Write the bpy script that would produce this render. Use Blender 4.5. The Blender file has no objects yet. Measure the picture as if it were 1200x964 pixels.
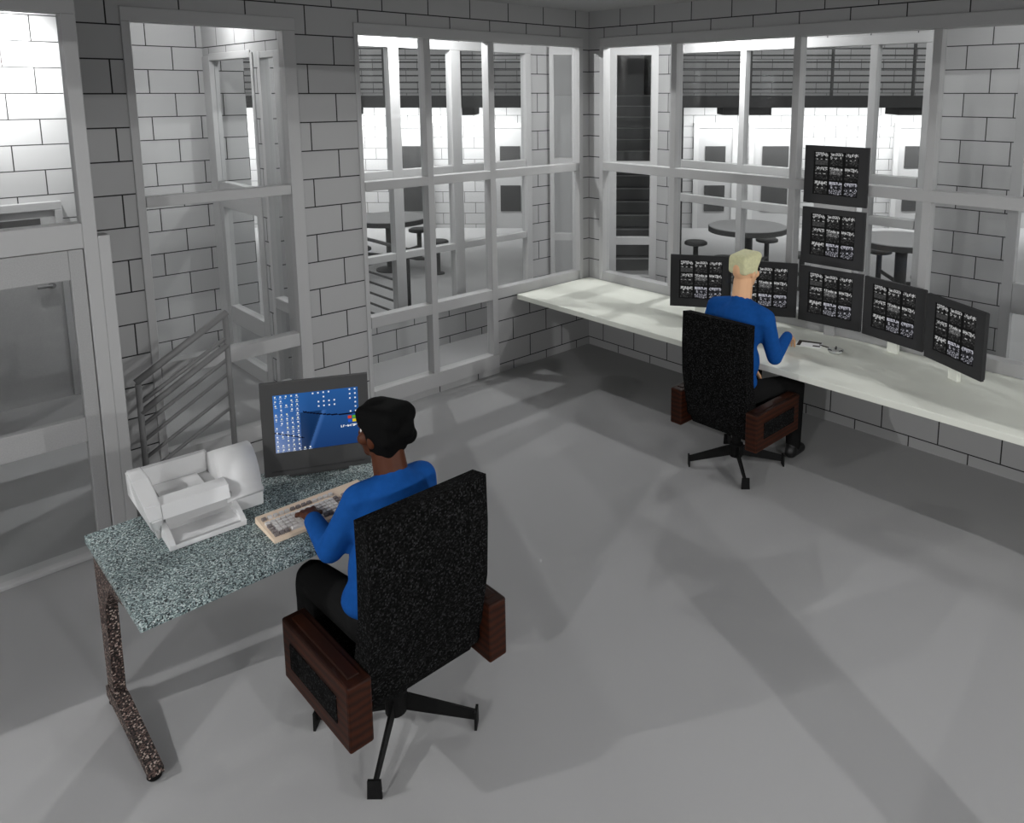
import bpy, bmesh, math, random
from mathutils import Vector, Matrix, Quaternion

random.seed(7)
SC = bpy.context.scene
COL = SC.collection
PI = math.pi

# ------------------------------------------------------------------ materials
def newmat(name):
    m = bpy.data.materials.new(name)
    m.use_nodes = True
    nt = m.node_tree
    nt.nodes.clear()
    out = nt.nodes.new('ShaderNodeOutputMaterial')
    return m, nt, out

def srgb(v):
    v = v / 255.0
    return v / 12.92 if v <= 0.04045 else ((v + 0.055) / 1.055) ** 2.4

def rgb(r, g, b):
    return (srgb(r), srgb(g), srgb(b), 1.0)

def plain(name, col, rough=0.6, spec=0.3, noise=0.0, nscale=6.0, metal=0.0):
    m, nt, out = newmat(name)
    b = nt.nodes.new('ShaderNodeBsdfPrincipled')
    b.inputs['Roughness'].default_value = rough
    b.inputs['Specular IOR Level'].default_value = spec
    b.inputs['Metallic'].default_value = metal
    b.inputs['Base Color'].default_value = col
    if noise > 0:
        g = nt.nodes.new('ShaderNodeNewGeometry')
        n = nt.nodes.new('ShaderNodeTexNoise')
        n.inputs['Scale'].default_value = nscale
        n.inputs['Detail'].default_value = 3
        r = nt.nodes.new('ShaderNodeValToRGB')
        r.color_ramp.elements[0].color = tuple(c * (1 - noise) for c in col[:3]) + (1,)
        r.color_ramp.elements[1].color = tuple(min(1, c * (1 + noise)) for c in col[:3]) + (1,)
        r.color_ramp.elements[0].position = 0.35
        r.color_ramp.elements[1].position = 0.65
        nt.links.new(g.outputs['Position'], n.inputs['Vector'])
        nt.links.new(n.outputs['Fac'], r.inputs['Fac'])
        nt.links.new(r.outputs['Color'], b.inputs['Base Color'])
    nt.links.new(b.outputs[0], out.inputs[0])
    return m

def brick(name, direction, off, col, mortar_col, zoff=0.077, mortar=0.0042):
    """concrete blocks 0.4 x 0.2 m laid along a horizontal direction, mortar joints in world space"""
    m, nt, out = newmat(name)
    g = nt.nodes.new('ShaderNodeNewGeometry')
    dot = nt.nodes.new('ShaderNodeVectorMath'); dot.operation = 'DOT_PRODUCT'
    dot.inputs[1].default_value = (direction[0], direction[1], 0)
    nt.links.new(g.outputs['Position'], dot.inputs[0])
    au = nt.nodes.new('ShaderNodeMath'); au.operation = 'ADD'; au.inputs[1].default_value = off + 40.0
    nt.links.new(dot.outputs['Value'], au.inputs[0])
    sep = nt.nodes.new('ShaderNodeSeparateXYZ')
    nt.links.new(g.outputs['Position'], sep.inputs[0])
    av = nt.nodes.new('ShaderNodeMath'); av.operation = 'SUBTRACT'; av.inputs[1].default_value = zoff - 4.0
    nt.links.new(sep.outputs['Z'], av.inputs[0])
    comb = nt.nodes.new('ShaderNodeCombineXYZ')
    nt.links.new(au.outputs[0], comb.inputs['X'])
    nt.links.new(av.outputs[0], comb.inputs['Y'])
    t = nt.nodes.new('ShaderNodeTexBrick')
    t.offset = 0.5; t.offset_frequency = 2; t.squash = 1.0
    t.inputs['Scale'].default_value = 1.0
    t.inputs['Mortar Size'].default_value = mortar
    t.inputs['Mortar Smooth'].default_value = 0.0
    t.inputs['Bias'].default_value = 0.0
    t.inputs['Brick Width'].default_value = 0.4
    t.inputs['Row Height'].default_value = 0.2
    t.inputs['Color1'].default_value = col
    t.inputs['Color2'].default_value = tuple(c * 0.96 for c in col[:3]) + (1,)
    t.inputs['Mortar'].default_value = mortar_col
    nt.links.new(comb.outputs[0], t.inputs['Vector'])
    b = nt.nodes.new('ShaderNodeBsdfPrincipled')
    b.inputs['Roughness'].default_value = 0.85
    b.inputs['Specular IOR Level'].default_value = 0.1
    nt.links.new(t.outputs['Color'], b.inputs['Base Color'])
    nt.links.new(b.outputs[0], out.inputs[0])
    return m

def speckle(name, cell, cols, rough=0.7, spec=0.2):
    """hard random flecks: white noise on snapped object positions, through a stepped ramp"""
    m, nt, out = newmat(name)
    tc = nt.nodes.new('ShaderNodeTexCoord')
    mul = nt.nodes.new('ShaderNodeVectorMath'); mul.operation = 'SCALE'
    mul.inputs['Scale'].default_value = 1.0 / cell
    nt.links.new(tc.outputs['Object'], mul.inputs[0])
    add = nt.nodes.new('ShaderNodeVectorMath'); add.operation = 'ADD'
    add.inputs[1].default_value = (0.37, 0.41, 0.43)
    nt.links.new(mul.outputs[0], add.inputs[0])
    fl = nt.nodes.new('ShaderNodeVectorMath'); fl.operation = 'FLOOR'
    nt.links.new(add.outputs[0], fl.inputs[0])
    wn = nt.nodes.new('ShaderNodeTexWhiteNoise'); wn.noise_dimensions = '3D'
    nt.links.new(fl.outputs[0], wn.inputs['Vector'])
    r = nt.nodes.new('ShaderNodeValToRGB')
    r.color_ramp.interpolation = 'CONSTANT'
    el = r.color_ramp.elements
    el[0].position = 0.0; el[0].color = cols[0][1]
    el[1].position = cols[1][0]; el[1].color = cols[1][1]
    for p, c in cols[2:]:
        e = el.new(p); e.color = c
    nt.links.new(wn.outputs['Value'], r.inputs['Fac'])
    b = nt.nodes.new('ShaderNodeBsdfPrincipled')
    b.inputs['Roughness'].default_value = rough
    b.inputs['Specular IOR Level'].default_value = spec
    nt.links.new(r.outputs['Color'], b.inputs['Base Color'])
    nt.links.new(b.outputs[0], out.inputs[0])
    return m

def wood(name, c0, c1, axis_scale):
    m, nt, out = newmat(name)
    tc = nt.nodes.new('ShaderNodeTexCoord')
    mp = nt.nodes.new('ShaderNodeMapping')
    mp.inputs['Scale'].default_value = axis_scale
    w = nt.nodes.new('ShaderNodeTexWave')
    w.wave_type = 'BANDS'; w.bands_direction = 'Z'
    w.inputs['Scale'].default_value = 9.0
    w.inputs['Distortion'].default_value = 3.0
    w.inputs['Detail'].default_value = 2.0
    r = nt.nodes.new('ShaderNodeValToRGB')
    r.color_ramp.elements[0].color = c0
    r.color_ramp.elements[1].color = c1
    nt.links.new(tc.outputs['Object'], mp.inputs['Vector'])
    nt.links.new(mp.outputs[0], w.inputs['Vector'])
    nt.links.new(w.outputs['Color'], r.inputs['Fac'])
    b = nt.nodes.new('ShaderNodeBsdfPrincipled')
    b.inputs['Roughness'].default_value = 0.55
    b.inputs['Specular IOR Level'].default_value = 0.2
    nt.links.new(r.outputs['Color'], b.inputs['Base Color'])
    nt.links.new(b.outputs[0], out.inputs[0])
    return m

def glass_mat():
    m, nt, out = newmat('clear_window_glass')
    t = nt.nodes.new('ShaderNodeBsdfTransparent')
    t.inputs['Color'].default_value = (0.97, 0.975, 0.975, 1)
    g = nt.nodes.new('ShaderNodeBsdfGlossy')
    g.inputs['Roughness'].default_value = 0.02
    lw = nt.nodes.new('ShaderNodeLayerWeight'); lw.inputs['Blend'].default_value = 0.5
    pw = nt.nodes.new('ShaderNodeMath'); pw.operation = 'POWER'; pw.inputs[1].default_value = 5.0
    nt.links.new(lw.outputs['Facing'], pw.inputs[0])
    f = nt.nodes.new('ShaderNodeMath'); f.operation = 'MULTIPLY_ADD'; f.inputs[1].default_value = 0.15; f.inputs[2].default_value = 0.012
    nt.links.new(pw.outputs[0], f.inputs[0])
    mx = nt.nodes.new('ShaderNodeMixShader')
    nt.links.new(f.outputs[0], mx.inputs[0])
    nt.links.new(t.outputs[0], mx.inputs[1])
    nt.links.new(g.outputs[0], mx.inputs[2])
    nt.links.new(mx.outputs[0], out.inputs[0])
    return m

def screen_mat(name, strength):
    m, nt, out = newmat(name)
    a = nt.nodes.new('ShaderNodeVertexColor'); a.layer_name = 'picture'
    e = nt.nodes.new('ShaderNodeEmission'); e.inputs['Strength'].default_value = strength
    nt.links.new(a.outputs['Color'], e.inputs['Color'])
    nt.links.new(e.outputs[0], out.inputs[0])
    return m

WALLC = (0.43, 0.43, 0.43, 1)
MORT = (0.035, 0.035, 0.035, 1)
MORT2 = (0.05, 0.05, 0.05, 1)
Fd = (0.70994, 0.70427)      # the 45 degree direction the stairs run in
Rd = (0.70427, -0.70994)
M = {}
M['brick_x'] = brick('painted_block_wall_x', (1, 0), 0.172, WALLC, MORT)
M['brick_y'] = brick('painted_block_wall_y', (0, 1), 0.0, WALLC, MORT)
M['brick_d'] = brick('painted_block_wall_diagonal', Rd, 0.1, WALLC, MORT2)
M['brick_dark'] = brick('grey_block_wall_upper', Rd, 0.0, (0.36, 0.36, 0.36, 1), (0.04, 0.04, 0.04, 1), mortar=0.006)
M['frame'] = plain('grey_painted_steel_frame', (0.46, 0.46, 0.46, 1), 0.55, 0.25)
M['door'] = plain('grey_painted_steel_door', (0.38, 0.38, 0.38, 1), 0.5, 0.3, 0.05, 160)
M['floor'] = plain('smooth_grey_concrete_floor', (0.34, 0.34, 0.34, 1), 0.75, 0.15)
M['ceiling'] = plain('grey_ceiling', (0.40, 0.40, 0.40, 1), 0.9, 0.05)
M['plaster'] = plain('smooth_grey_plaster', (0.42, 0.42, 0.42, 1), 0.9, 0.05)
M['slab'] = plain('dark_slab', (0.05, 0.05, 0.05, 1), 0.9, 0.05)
M['stair'] = plain('dark_stair_steel', (0.10, 0.10, 0.10, 1), 0.7, 0.1)
M['nosing'] = plain('pale_stair_nosing', (0.26, 0.26, 0.26, 1), 0.6, 0.2)  # step edges paler than the treads
M['bar'] = plain('dark_railing_steel', (0.06, 0.06, 0.06, 1), 0.6, 0.2)
M['rail'] = plain('grey_railing_pipe', (0.20, 0.20, 0.20, 1), 0.5, 0.3)
M['glass'] = glass_mat()
M['counter'] = plain('off_white_laminate', rgb(236, 238, 228), 0.6, 0.2)
M['granite'] = speckle('teal_grey_granite_laminate', 0.0042,
    [(0, rgb(32, 38, 40)), (0.20, rgb(84, 96, 98)), (0.42, rgb(122, 138, 138)), (0.70, rgb(160, 176, 174)), (0.90, rgb(206, 216, 214))], 0.5, 0.25)
M['legspeck'] = speckle('dark_flecked_desk_leg', 0.0055,
    [(0, rgb(30, 26, 25)), (0.35, rgb(62, 54, 52)), (0.68, rgb(104, 86, 80)), (0.9, rgb(176, 160, 150))], 0.6, 0.2)
M['fabric'] = speckle('black_flecked_chair_fabric', 0.0055,
    [(0, rgb(8, 8, 8)), (0.45, rgb(18, 18, 18)), (0.75, rgb(30, 30, 30)), (0.94, rgb(44, 44, 45))], 0.95, 0.05)
M['wood'] = wood('dark_red_brown_wood', rgb(30, 11, 4), rgb(56, 23, 7), (1.0, 0.25, 1.1))
M['black'] = plain('black_metal', (0.006, 0.006, 0.006, 1), 0.6, 0.15)
M['bezel'] = plain('charcoal_plastic', rgb(66, 66, 66), 0.6, 0.2)
M['bezel2'] = plain('dark_charcoal_plastic', rgb(54, 54, 55), 0.6, 0.2)
M['case'] = plain('light_grey_printer_plastic', rgb(226, 226, 226), 0.5, 0.3)
M['case2'] = plain('mid_grey_printer_plastic', rgb(186, 186, 186), 0.5, 0.3)
M['paper'] = plain('white_paper', rgb(240, 240, 240), 0.8, 0.1)
M['beige'] = plain('beige_keyboard_plastic', rgb(236, 214, 190), 0.5, 0.3)
M['key'] = plain('pale_grey_keycap', rgb(214, 210, 208), 0.5, 0.3)
M['key2'] = plain('mid_grey_keycap', rgb(128, 120, 118), 0.5, 0.3)
M['screen_cctv'] = screen_mat('camera_picture_screen', 0.55)
M['screen_desktop'] = screen_mat('desktop_picture_screen', 0.8)
M['skin_dark'] = plain('dark_brown_skin', rgb(72, 35, 14), 0.55, 0.25)
M['skin_light'] = plain('fair_skin', rgb(226, 178, 138), 0.55, 0.25)
M['hair_black'] = plain('black_hair', (0.004, 0.004, 0.004, 1), 0.8, 0.05)
M['hair_blond'] = plain('ash_blond_hair', rgb(206, 204, 164), 0.7, 0.15, 0.06, 60)
M['sweater'] = plain('blue_sweater_knit', rgb(24, 76, 144), 0.9, 0.05, 0.05, 40)
M['trousers'] = plain('black_trouser_cloth', (0.012, 0.012, 0.012, 1), 0.95, 0.03)
M['shoe'] = plain('black_shoe_leather', (0.01, 0.01, 0.01, 1), 0.4, 0.3)
M['eye'] = plain('eye_white', rgb(230, 228, 222), 0.2, 0.4)
M['dish'] = plain('smoked_grey_dish', rgb(196, 198, 194), 0.2, 0.5)
M['darkglass'] = plain('dark_door_glass', (0.05, 0.05, 0.05, 1), 0.25, 0.4)
M['tabletop'] = plain('grey_table_top', (0.33, 0.33, 0.33, 1), 0.6, 0.2)
M['print'] = plain('dark_printed_picture', rgb(58, 46, 42), 0.6, 0.2)

# ------------------------------------------------------------------ mesh helpers
def box(bm, x0, x1, y0, y1, z0, z1, bevel=0.0):
    x0, x1 = min(x0, x1), max(x0, x1); y0, y1 = min(y0, y1), max(y0, y1); z0, z1 = min(z0, z1), max(z0, z1)
    vs = [bm.verts.new(p) for p in ((x0, y0, z0), (x1, y0, z0), (x1, y1, z0), (x0, y1, z0),
                                    (x0, y0, z1), (x1, y0, z1), (x1, y1, z1), (x0, y1, z1))]
    fs = [bm.faces.new([vs[i] for i in f]) for f in
          ((0, 3, 2, 1), (4, 5, 6, 7), (0, 1, 5, 4), (1, 2, 6, 5), (2, 3, 7, 6), (3, 0, 4, 7))]
    if bevel > 0:
        es = list({e for f in fs for e in f.edges})
        bmesh.ops.bevel(bm, geom=es, offset=bevel, segments=2, affect='EDGES', profile=0.5)
    return vs

def prism(bm, pts, lo, hi, axis='z'):
    """extrude a polygon: axis z -> pts (x,y); axis x -> pts (y,z); axis y -> pts (x,z)"""
    def P(a, b, h):
        return {'z': (a, b, h), 'x': (h, a, b), 'y': (a, h, b)}[axis]
    v0 = [bm.verts.new(P(a, b, lo)) for a, b in pts]
    v1 = [bm.verts.new(P(a, b, hi)) for a, b in pts]
    n = len(pts)
    bm.faces.new(v0); bm.faces.new(list(reversed(v1)))
    for i in range(n):
        bm.faces.new((v0[i], v1[i], v1[(i + 1) % n], v0[(i + 1) % n]))
    return v0 + v1

def tube(bm, p0, p1, r, seg=10, r1=None):
    p0, p1 = Vector(p0), Vector(p1)
    r1 = r if r1 is None else r1
    d = (p1 - p0).normalized()
    a = Vector((0, 0, 1)) if abs(d.z) < 0.9 else Vector((1, 0, 0))
    u = d.cross(a).normalized(); v = d.cross(u)
    A, B = [], []
    for i in range(seg):
        t = 2 * PI * i / seg
        o = u * math.cos(t) + v * math.sin(t)
        A.append(bm.verts.new(p0 + o * r)); B.append(bm.verts.new(p1 + o * r1))
    bm.faces.new(list(reversed(A))); bm.faces.new(B)
    for i in range(seg):
        j = (i + 1) % seg
        bm.faces.new((A[i], A[j], B[j], B[i]))

def lathe(bm, prof, cx=0, cy=0, seg=28):
    rings = []
    for r, z in prof:
        rings.append([bm.verts.new((cx + r * math.cos(2 * PI * i / seg), cy + r * math.sin(2 * PI * i / seg), z)) for i in range(seg)])
    for a, b in zip(rings, rings[1:]):
        for i in range(seg):
            j = (i + 1) % seg
            bm.faces.new((a[i], a[j], b[j], b[i]))
    bm.faces.new(list(reversed(rings[0]))); bm.faces.new(rings[-1])

def obj(name, bm, mat, parent=None, smooth=False, mat_list=None):
    bmesh.ops.recalc_face_normals(bm, faces=bm.faces[:])
    me = bpy.data.meshes.new(name)
    bm.to_mesh(me); bm.free()
    if smooth:
        for p in me.polygons: p.use_smooth = True
    me.materials.append(M[mat])
    o = bpy.data.objects.new(name, me)
    COL.objects.link(o)
    if parent is not None:
        o.parent = parent
    return o

def struct(name, bm, mat, parent=None):
    o = obj(name, bm, mat, parent)
    if parent is None:
        o['kind'] = 'structure'
    return o

def thing(name, label, cat, loc=(0, 0, 0), rz=0.0, group=None):
    o = bpy.data.objects.new(name, None)
    o.empty_display_size = 0.1
    o.location = loc; o.rotation_euler = (0, 0, rz)
    COL.objects.link(o)
    o['label'] = label; o['category'] = cat
    if group: o['group'] = group
    return o

def tag(o, label, cat, group=None):
    o['label'] = label; o['category'] = cat
    if group: o['group'] = group
    return o

def copy_tree(o, label):
    r = o.copy(); COL.objects.link(r); r['label'] = label
    for ch in o.children:
        c = ch.copy(); COL.objects.link(c); c.parent = r
        for g in ch.children:
            d = g.copy(); COL.objects.link(d); d.parent = c
    return r

def BM(): return bmesh.new()

# ------------------------------------------------------------------ camera
cam = bpy.data.cameras.new('camera')
cam.sensor_fit = 'HORIZONTAL'; cam.sensor_width = 36.0
cam.lens = 895.788 / 1200.0 * 36.0
cam.shift_x = (600 - 690.726) / 1200.0
cam.shift_y = (249.628 - 482.0) / 1200.0
cam.clip_start = 0.05; cam.clip_end = 100
co = bpy.data.objects.new('camera', cam)
co.location = (-5.22651, -5.19355, 2.48306)
co.rotation_euler = (math.radians(90 - 8.9505), 0, math.radians(44.76986 - 90))
COL.objects.link(co)
SC.camera = co

# ------------------------------------------------------------------ the room shell
H = 3.229
BK = -6.9                                   # back of the room, behind the viewpoint
bm = BM(); box(bm, -12, 18, -12, 18, -0.12, 0.0); struct('floor', bm, 'floor')
bm = BM()
prism(bm, [(-8.6, -8.6), (1.85, -8.6), (1.85, -2.5), (1.3, -2.5), (1.3, 0.15), (0.45, 1.1), (-2.62, 1.1), (-2.62, 2.25), (-8.6, 2.25)], H, H + 0.15)
struct('ceiling', bm, 'ceiling')

TH = 0.12                                   # wall thickness
# left wall (plane y = 0) : header, two piers, low wall, corner
bm = BM()
box(bm, -4.125, 0.12, 0, TH, 2.98, H)
box(bm, -4.125, -3.89, 0, TH, 0, 2.98)
box(bm, -2.86, -2.41, 0, TH, 0, 2.98)
box(bm, -1.14, -0.0, 0, TH, 0, 0.69)
box(bm, -2.41, -1.14, 0, TH, 0, 0.06)
box(bm, -3.89, -2.86, 0, TH, 0, 0.09)
box(bm, -0.09, 0.12, 0, TH, 0.69, 2.98)
struct('wall_left', bm, 'brick_x')
# the jogged part of the left wall round the door (plane y = -0.6)
bm = BM()
box(bm, BK, -4.25, -0.6, -0.48, 2.98, H)
prism(bm, [(-4.308, -0.505), (-4.262, -0.505), (-4.125, 0.0), (-4.125, 0.12), (-4.16, 0.12), (-4.175, 0.0)], 0, H)
struct('wall_door_side', bm, 'brick_x')
# right wall (plane x = 0)
bm = BM()
box(bm, 0, TH, BK, 0, 2.98, H)
box(bm, 0, TH, BK, 0, 0, 0.69)
box(bm, 0, TH, -0.155, 0, 0.69, 2.98)
struct('wall_right', bm, 'brick_y')
# the two walls behind the viewpoint: low wall and header, glazed between
bm = BM()
box(bm, BK - TH, BK, BK, -0.6, 0, 0.7); box(bm, BK - TH, BK, BK, -0.6, 2.9, H)
for y in (-1.2, -3.1, -5.0, -6.8): box(bm, BK - TH, BK, y - 0.2, y + 0.2, 0.7, 2.9)
struct('wall_back', bm, 'brick_y')
bm = BM()
box(bm, BK - TH, TH, BK - TH, BK, 0, 0.7); box(bm, BK - TH, TH, BK - TH, BK, 2.9, H)
for x in (-6.7, -4.8, -2.9, -1.0): box(bm, x - 0.2, x + 0.2, BK - TH, BK, 0.7, 2.9)
struct('wall_front', bm, 'brick_x')

# ---- windows of the room (frames with panes)
def window(name, boxes, panes, mat='frame'):
    bm = BM()
    for k, b in enumerate(boxes):
        e = 0.0007 * (k % 7)                              # members of slightly different depth, no shared faces
        b = (b[0] + e, b[1] - e, b[2] + e, b[3] - e, b[4], b[5])
        box(bm, *b, bevel=0.004)
    w = struct(name, bm, mat)
    for p in panes:
        pb = BM(); box(pb, *p); obj('glass_pane', pb, 'glass', w)
    return w

F0, F1 = -0.012, 0.085                      # frame depth about the wall face
def wx(x0, x1, z0, z1, a=F0, b=F1, y=0.0): return (x0, x1, y + a, y + b, z0, z1)
def wy(y0, y1, z0, z1, a=F0, b=F1, x=0.0): return (x + a, x + b, y0, y1, z0, z1)
def gx(x0, x1, z0, z1, y=0.045): return (x0, x1, y, y + 0.006, z0, z1)
def gy(y0, y1, z0, z1, x=0.045): return (x, x + 0.006, y0, y1, z0, z1)

# window between the two piers
window('window_1',
       [wx(-3.90, -2.85, 2.90, 2.985), wx(-3.90, -3.85, 0.09, 2.90), wx(-2.94, -2.85, 0.09, 2.90),
        wx(-3.85, -2.94, 1.785, 1.85), wx(-3.85, -2.94, 0.69, 0.785), wx(-3.85, -2.94, 0.09, 0.19)],
       [gx(-3.85, -2.94, 0.19, 0.69), gx(-3.85, -2.94, 0.785, 1.785), gx(-3.85, -2.94, 1.85, 2.90)])
# wide window to the corner
window('window_2',
       [wx(-2.415, -0.085, 2.90, 2.985), wx(-2.415, -2.38, 0.045, 2.90), wx(-0.135, -0.085, 0.69, 2.90),
        wx(-1.83, -1.768, 0.18, 2.90), wx(-1.205, -1.14, 0.18, 2.90),
        wx(-2.38, -0.135, 1.75, 1.822), wx(-2.38, -0.135, 0.685, 0.775),
        wx(-2.38, -1.14, 0.055, 0.18)],
       [gx(-2.38, -1.83, 1.822, 2.90), gx(-1.768, -1.205, 1.822, 2.90), gx(-1.14, -0.135, 1.822, 2.90),
        gx(-2.38, -1.83, 0.775, 1.75), gx(-1.768, -1.205, 0.775, 1.75), gx(-1.14, -0.135, 0.775, 1.75),
        gx(-2.38, -1.83, 0.18, 0.685), gx(-1.768, -1.205, 0.18, 0.685)])
# right wall windows
yb = BK
window('window_3',
       [wy(yb, -0.155, 2.895, 2.985), wy(-0.20, -0.15, 0.69, 2.895)] +
       [wy(y - 0.062, y, 0.775, 2.895) for y in (-1.0, -2.168, -3.185, -4.3, -5.4)] +
       [wy(yb, -0.20, 1.755, 1.835), wy(yb, -0.20, 0.685, 0.775)],
       [gy(a, b, z0, z1) for a, b in ((-1.0, -0.2), (-2.168, -1.062), (-3.185, -2.23), (-4.3, -3.247), (-5.4, -4.362), (yb, -5.462))
        for z0, z1 in ((0.775, 1.755), (1.835, 2.895))])

# door with glazing in the jog
D = -0.6
bm = BM()
for b in (wx(BK, -4.25, 2.87, 2.985, y=D), wx(-4.315, -4.25, 0.0, 2.87, y=D), wx(-4.25, -4.195, 0.0, 1.745, y=D),
          wx(BK, -4.315, 1.69, 1.82, y=D), wx(-5.62, -5.55, 0.0, 1.69, y=D)):
    box(bm, *b, bevel=0.004)
w = struct('door_1', bm, 'frame')
pb = BM(); box(pb, *gx(BK, -4.315, 1.82, 2.87, D + 0.04)); obj('glass_pane', pb, 'glass', w)
bm = BM()
for b in (wx(-4.385, -4.318, 0.02, 1.685, 0.0, 0.05, D), wx(-5.545, -5.44, 0.02, 1.685, 0.0, 0.05, D),
          wx(-5.44, -4.385, 1.53, 1.685, 0.0, 0.05, D), wx(-5.44, -4.385, 0.65, 0.785, 0.0, 0.05, D)):
    box(bm, *b, bevel=0.004)
leaf = obj('door_leaf', bm, 'door', w)
pb = BM(); box(pb, *gx(-5.44, -4.385, 0.785, 1.53, D + 0.02)); box(pb, *gx(-5.44, -4.385, 0.02, 0.65, D + 0.02)); obj('glass_pane', pb, 'glass', leaf)
pb = BM(); box(pb, *gx(BK, -5.62, 0.0, 1.69, D + 0.04)); obj('glass_pane', pb, 'glass', w)
bm = BM(); box(bm, BK, -4.25, -0.625, -0.50, 0.0, 0.022, bevel=0.004); struct('trim_1', bm, 'frame')

bxs, bys = [], []  # unseen back-window bars, added to pattern the light on the floor
for c in (-5.75, -3.85, -1.95):
    bxs += [(c - 0.035, c + 0.035, BK - 0.09, BK - 0.01, 0.7, 2.9), (c - 0.75, c + 0.75, BK - 0.09, BK - 0.01, 1.75, 1.83)]
for c in (-5.9, -4.05, -2.15):
    bys += [(BK - 0.09, BK - 0.01, c - 0.035, c + 0.035, 0.7, 2.9), (BK - 0.09, BK - 0.01, c - 0.70, c + 0.70, 1.75, 1.83)]
window('shadow_bars_x', bxs, [])
window('shadow_bars_y', bys, [])

# ------------------------------------------------------------------ corridor outside the room
# back wall of the left alcove (plane y = 2.15)
bm = BM()
box(bm, -8.6, -2.37, 2.15, 2.27, 0, H)
struct('wall_alcove_left', bm, 'brick_x')
bm = BM(); box(bm, BK - TH, BK, -0.6, 2.2, 0, H); struct('wall_light_block', bm, 'brick_y')  # unseen end wall, added to keep stray light out of the alcove
# grey steel door in it
bm = BM()
box(bm, -5.05, -3.90, 2.09, 2.16, 1.56, 1.625, bevel=0.004); box(bm, -3.95, -3.90, 2.09, 2.16, 0, 1.56, bevel=0.004)
w = struct('door_2', bm, 'door')
bm = BM(); box(bm, -5.0, -3.95, 2.11, 2.16, 0, 1.56); obj('door_panel', bm, 'door', w)
bm = BM(); box(bm, -4.85, -4.05, 2.10, 2.112, 1.2, 1.5); obj('door_glass', bm, 'darkglass', w)
bm = BM(); tube(bm, (-4.02, 2.08, 0.95), (-4.02, 2.11, 0.95), 0.025); tube(bm, (-4.02, 2.08, 0.95), (-4.12, 2.08, 0.95), 0.012); obj('handle', bm, 'rail', w)

# partition across the corridor (plane x = -2.7) with a glazed door and a sidelight
P = -2.7
def py_(y0, y1, z0, z1, a=-0.03, b=0.05): return (P + a, P + b, y0, y1, z0, z1)
bm = BM()
box(bm, P - 0.02, P + 0.10, 0.12, 2.15, 2.80, H)
box(bm, P - 0.02, P + 0.10, 0.955, 1.05, 0, 2.80)
box(bm, P - 0.02, P + 0.10, 0.12, 0.52, 0, 2.80)
struct('wall_partition_left', bm, 'brick_y')
window('door_3',
       [py_(1.985, 2.15, 0, 2.80), py_(1.05, 1.10, 0, 2.80), py_(1.10, 1.985, 2.76, 2.82),
        py_(1.90, 1.985, 0, 1.70), py_(1.10, 1.17, 0, 1.70),
        py_(1.10, 1.985, 1.47, 1.70), py_(1.17, 1.90, 0.41, 0.565), py_(1.17, 1.90, 0.0, 0.12)],
       [(P + 0.01, P + 0.016, 1.10, 1.985, 1.70, 2.76), (P + 0.01, P + 0.016, 1.17, 1.90, 0.565, 1.47), (P + 0.01, P + 0.016, 1.17, 1.90, 0.12, 0.41)])
window('window_4',
       [py_(0.905, 0.955, 0, 2.80), py_(0.52, 0.66, 0, 2.80), py_(0.66, 0.905, 2.75, 2.80), py_(0.66, 0.905, 0.74, 0.83), py_(0.66, 0.905, 0, 0.12)],
       [(P + 0.01, P + 0.016, 0.66, 0.905, 0.83, 2.75), (P + 0.01, P + 0.016, 0.66, 0.905, 0.12, 0.74)])

# outer corridor wall, left (plane y = 1.0)
bm = BM()
box(bm, -2.6, 0.42, 1.0, 1.10, 2.96, H)
box(bm, -2.6, 0.42, 1.0, 1.10, 0, 0.36)
box(bm, 0.14, 0.40, 1.0, 1.10, 0.36, 2.96)
struct('wall_corridor_left', bm, 'brick_x')
def ox(x0, x1, z0, z1): return (x0, x1, 0.99, 1.08, z0, z1)
window('window_5',
       [ox(-2.6, 0.14, 2.885, 2.965), ox(-1.545, -1.44, 0.36, 2.885), ox(-0.88, -0.762, 0.36, 2.885), ox(0.06, 0.14, 0.36, 2.885),
        ox(-2.6, 0.06, 1.70, 1.78), ox(-2.6, 0.06, 0.94, 1.005), ox(-2.6, 0.06, 0.36, 0.44)],
       [(a, b, 1.03, 1.036, z0, z1) for a, b in ((-2.6, -1.545), (-1.44, -0.88), (-0.762, 0.06)) for z0, z1 in ((0.44, 0.94), (1.005, 1.70), (1.78, 2.885))])

# chamfered corner of the corridor, facing the stairs
C0 = Vector((-5.22651, -5.19355, 0))
def dg(d, s): return C0.xy + Vector(Fd) * d + Vector(Rd) * s
def dbox(bm, s0, s1, d0, d1, z0, z1):
    pts = [dg(d0, s0), dg(d0, s1), dg(d1, s1), dg(d1, s0)]
    return prism(bm, [(p.x, p.y) for p in pts], z0, z1)
bm = BM()
dbox(bm, -0.50, 0.80, 8.34, 8.46, 2.96, H)
dbox(bm, -0.50, 0.80, 8.34, 8.46, 0, 0.36)
struct('wall_corridor_corner', bm, 'brick_d')
bm = BM()
for s0, s1, z0, z1 in ((-0.43, 0.74, 2.88, 2.965), (-0.43, -0.385, 0.36, 2.88), (-0.19, 0.295, 0.36, 2.88), (0.665, 0.74, 0.36, 2.88),
                       (-0.385, -0.19, 1.70, 1.78), (0.295, 0.665, 1.66, 1.74), (-0.385, -0.19, 0.87, 0.945), (0.295, 0.665, 0.82, 0.90), (-0.385, 0.665, 0.36, 0.46)):
    dbox(bm, s0, s1, 8.31, 8.40, z0, z1)
w = struct('window_6', bm, 'frame')
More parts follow.
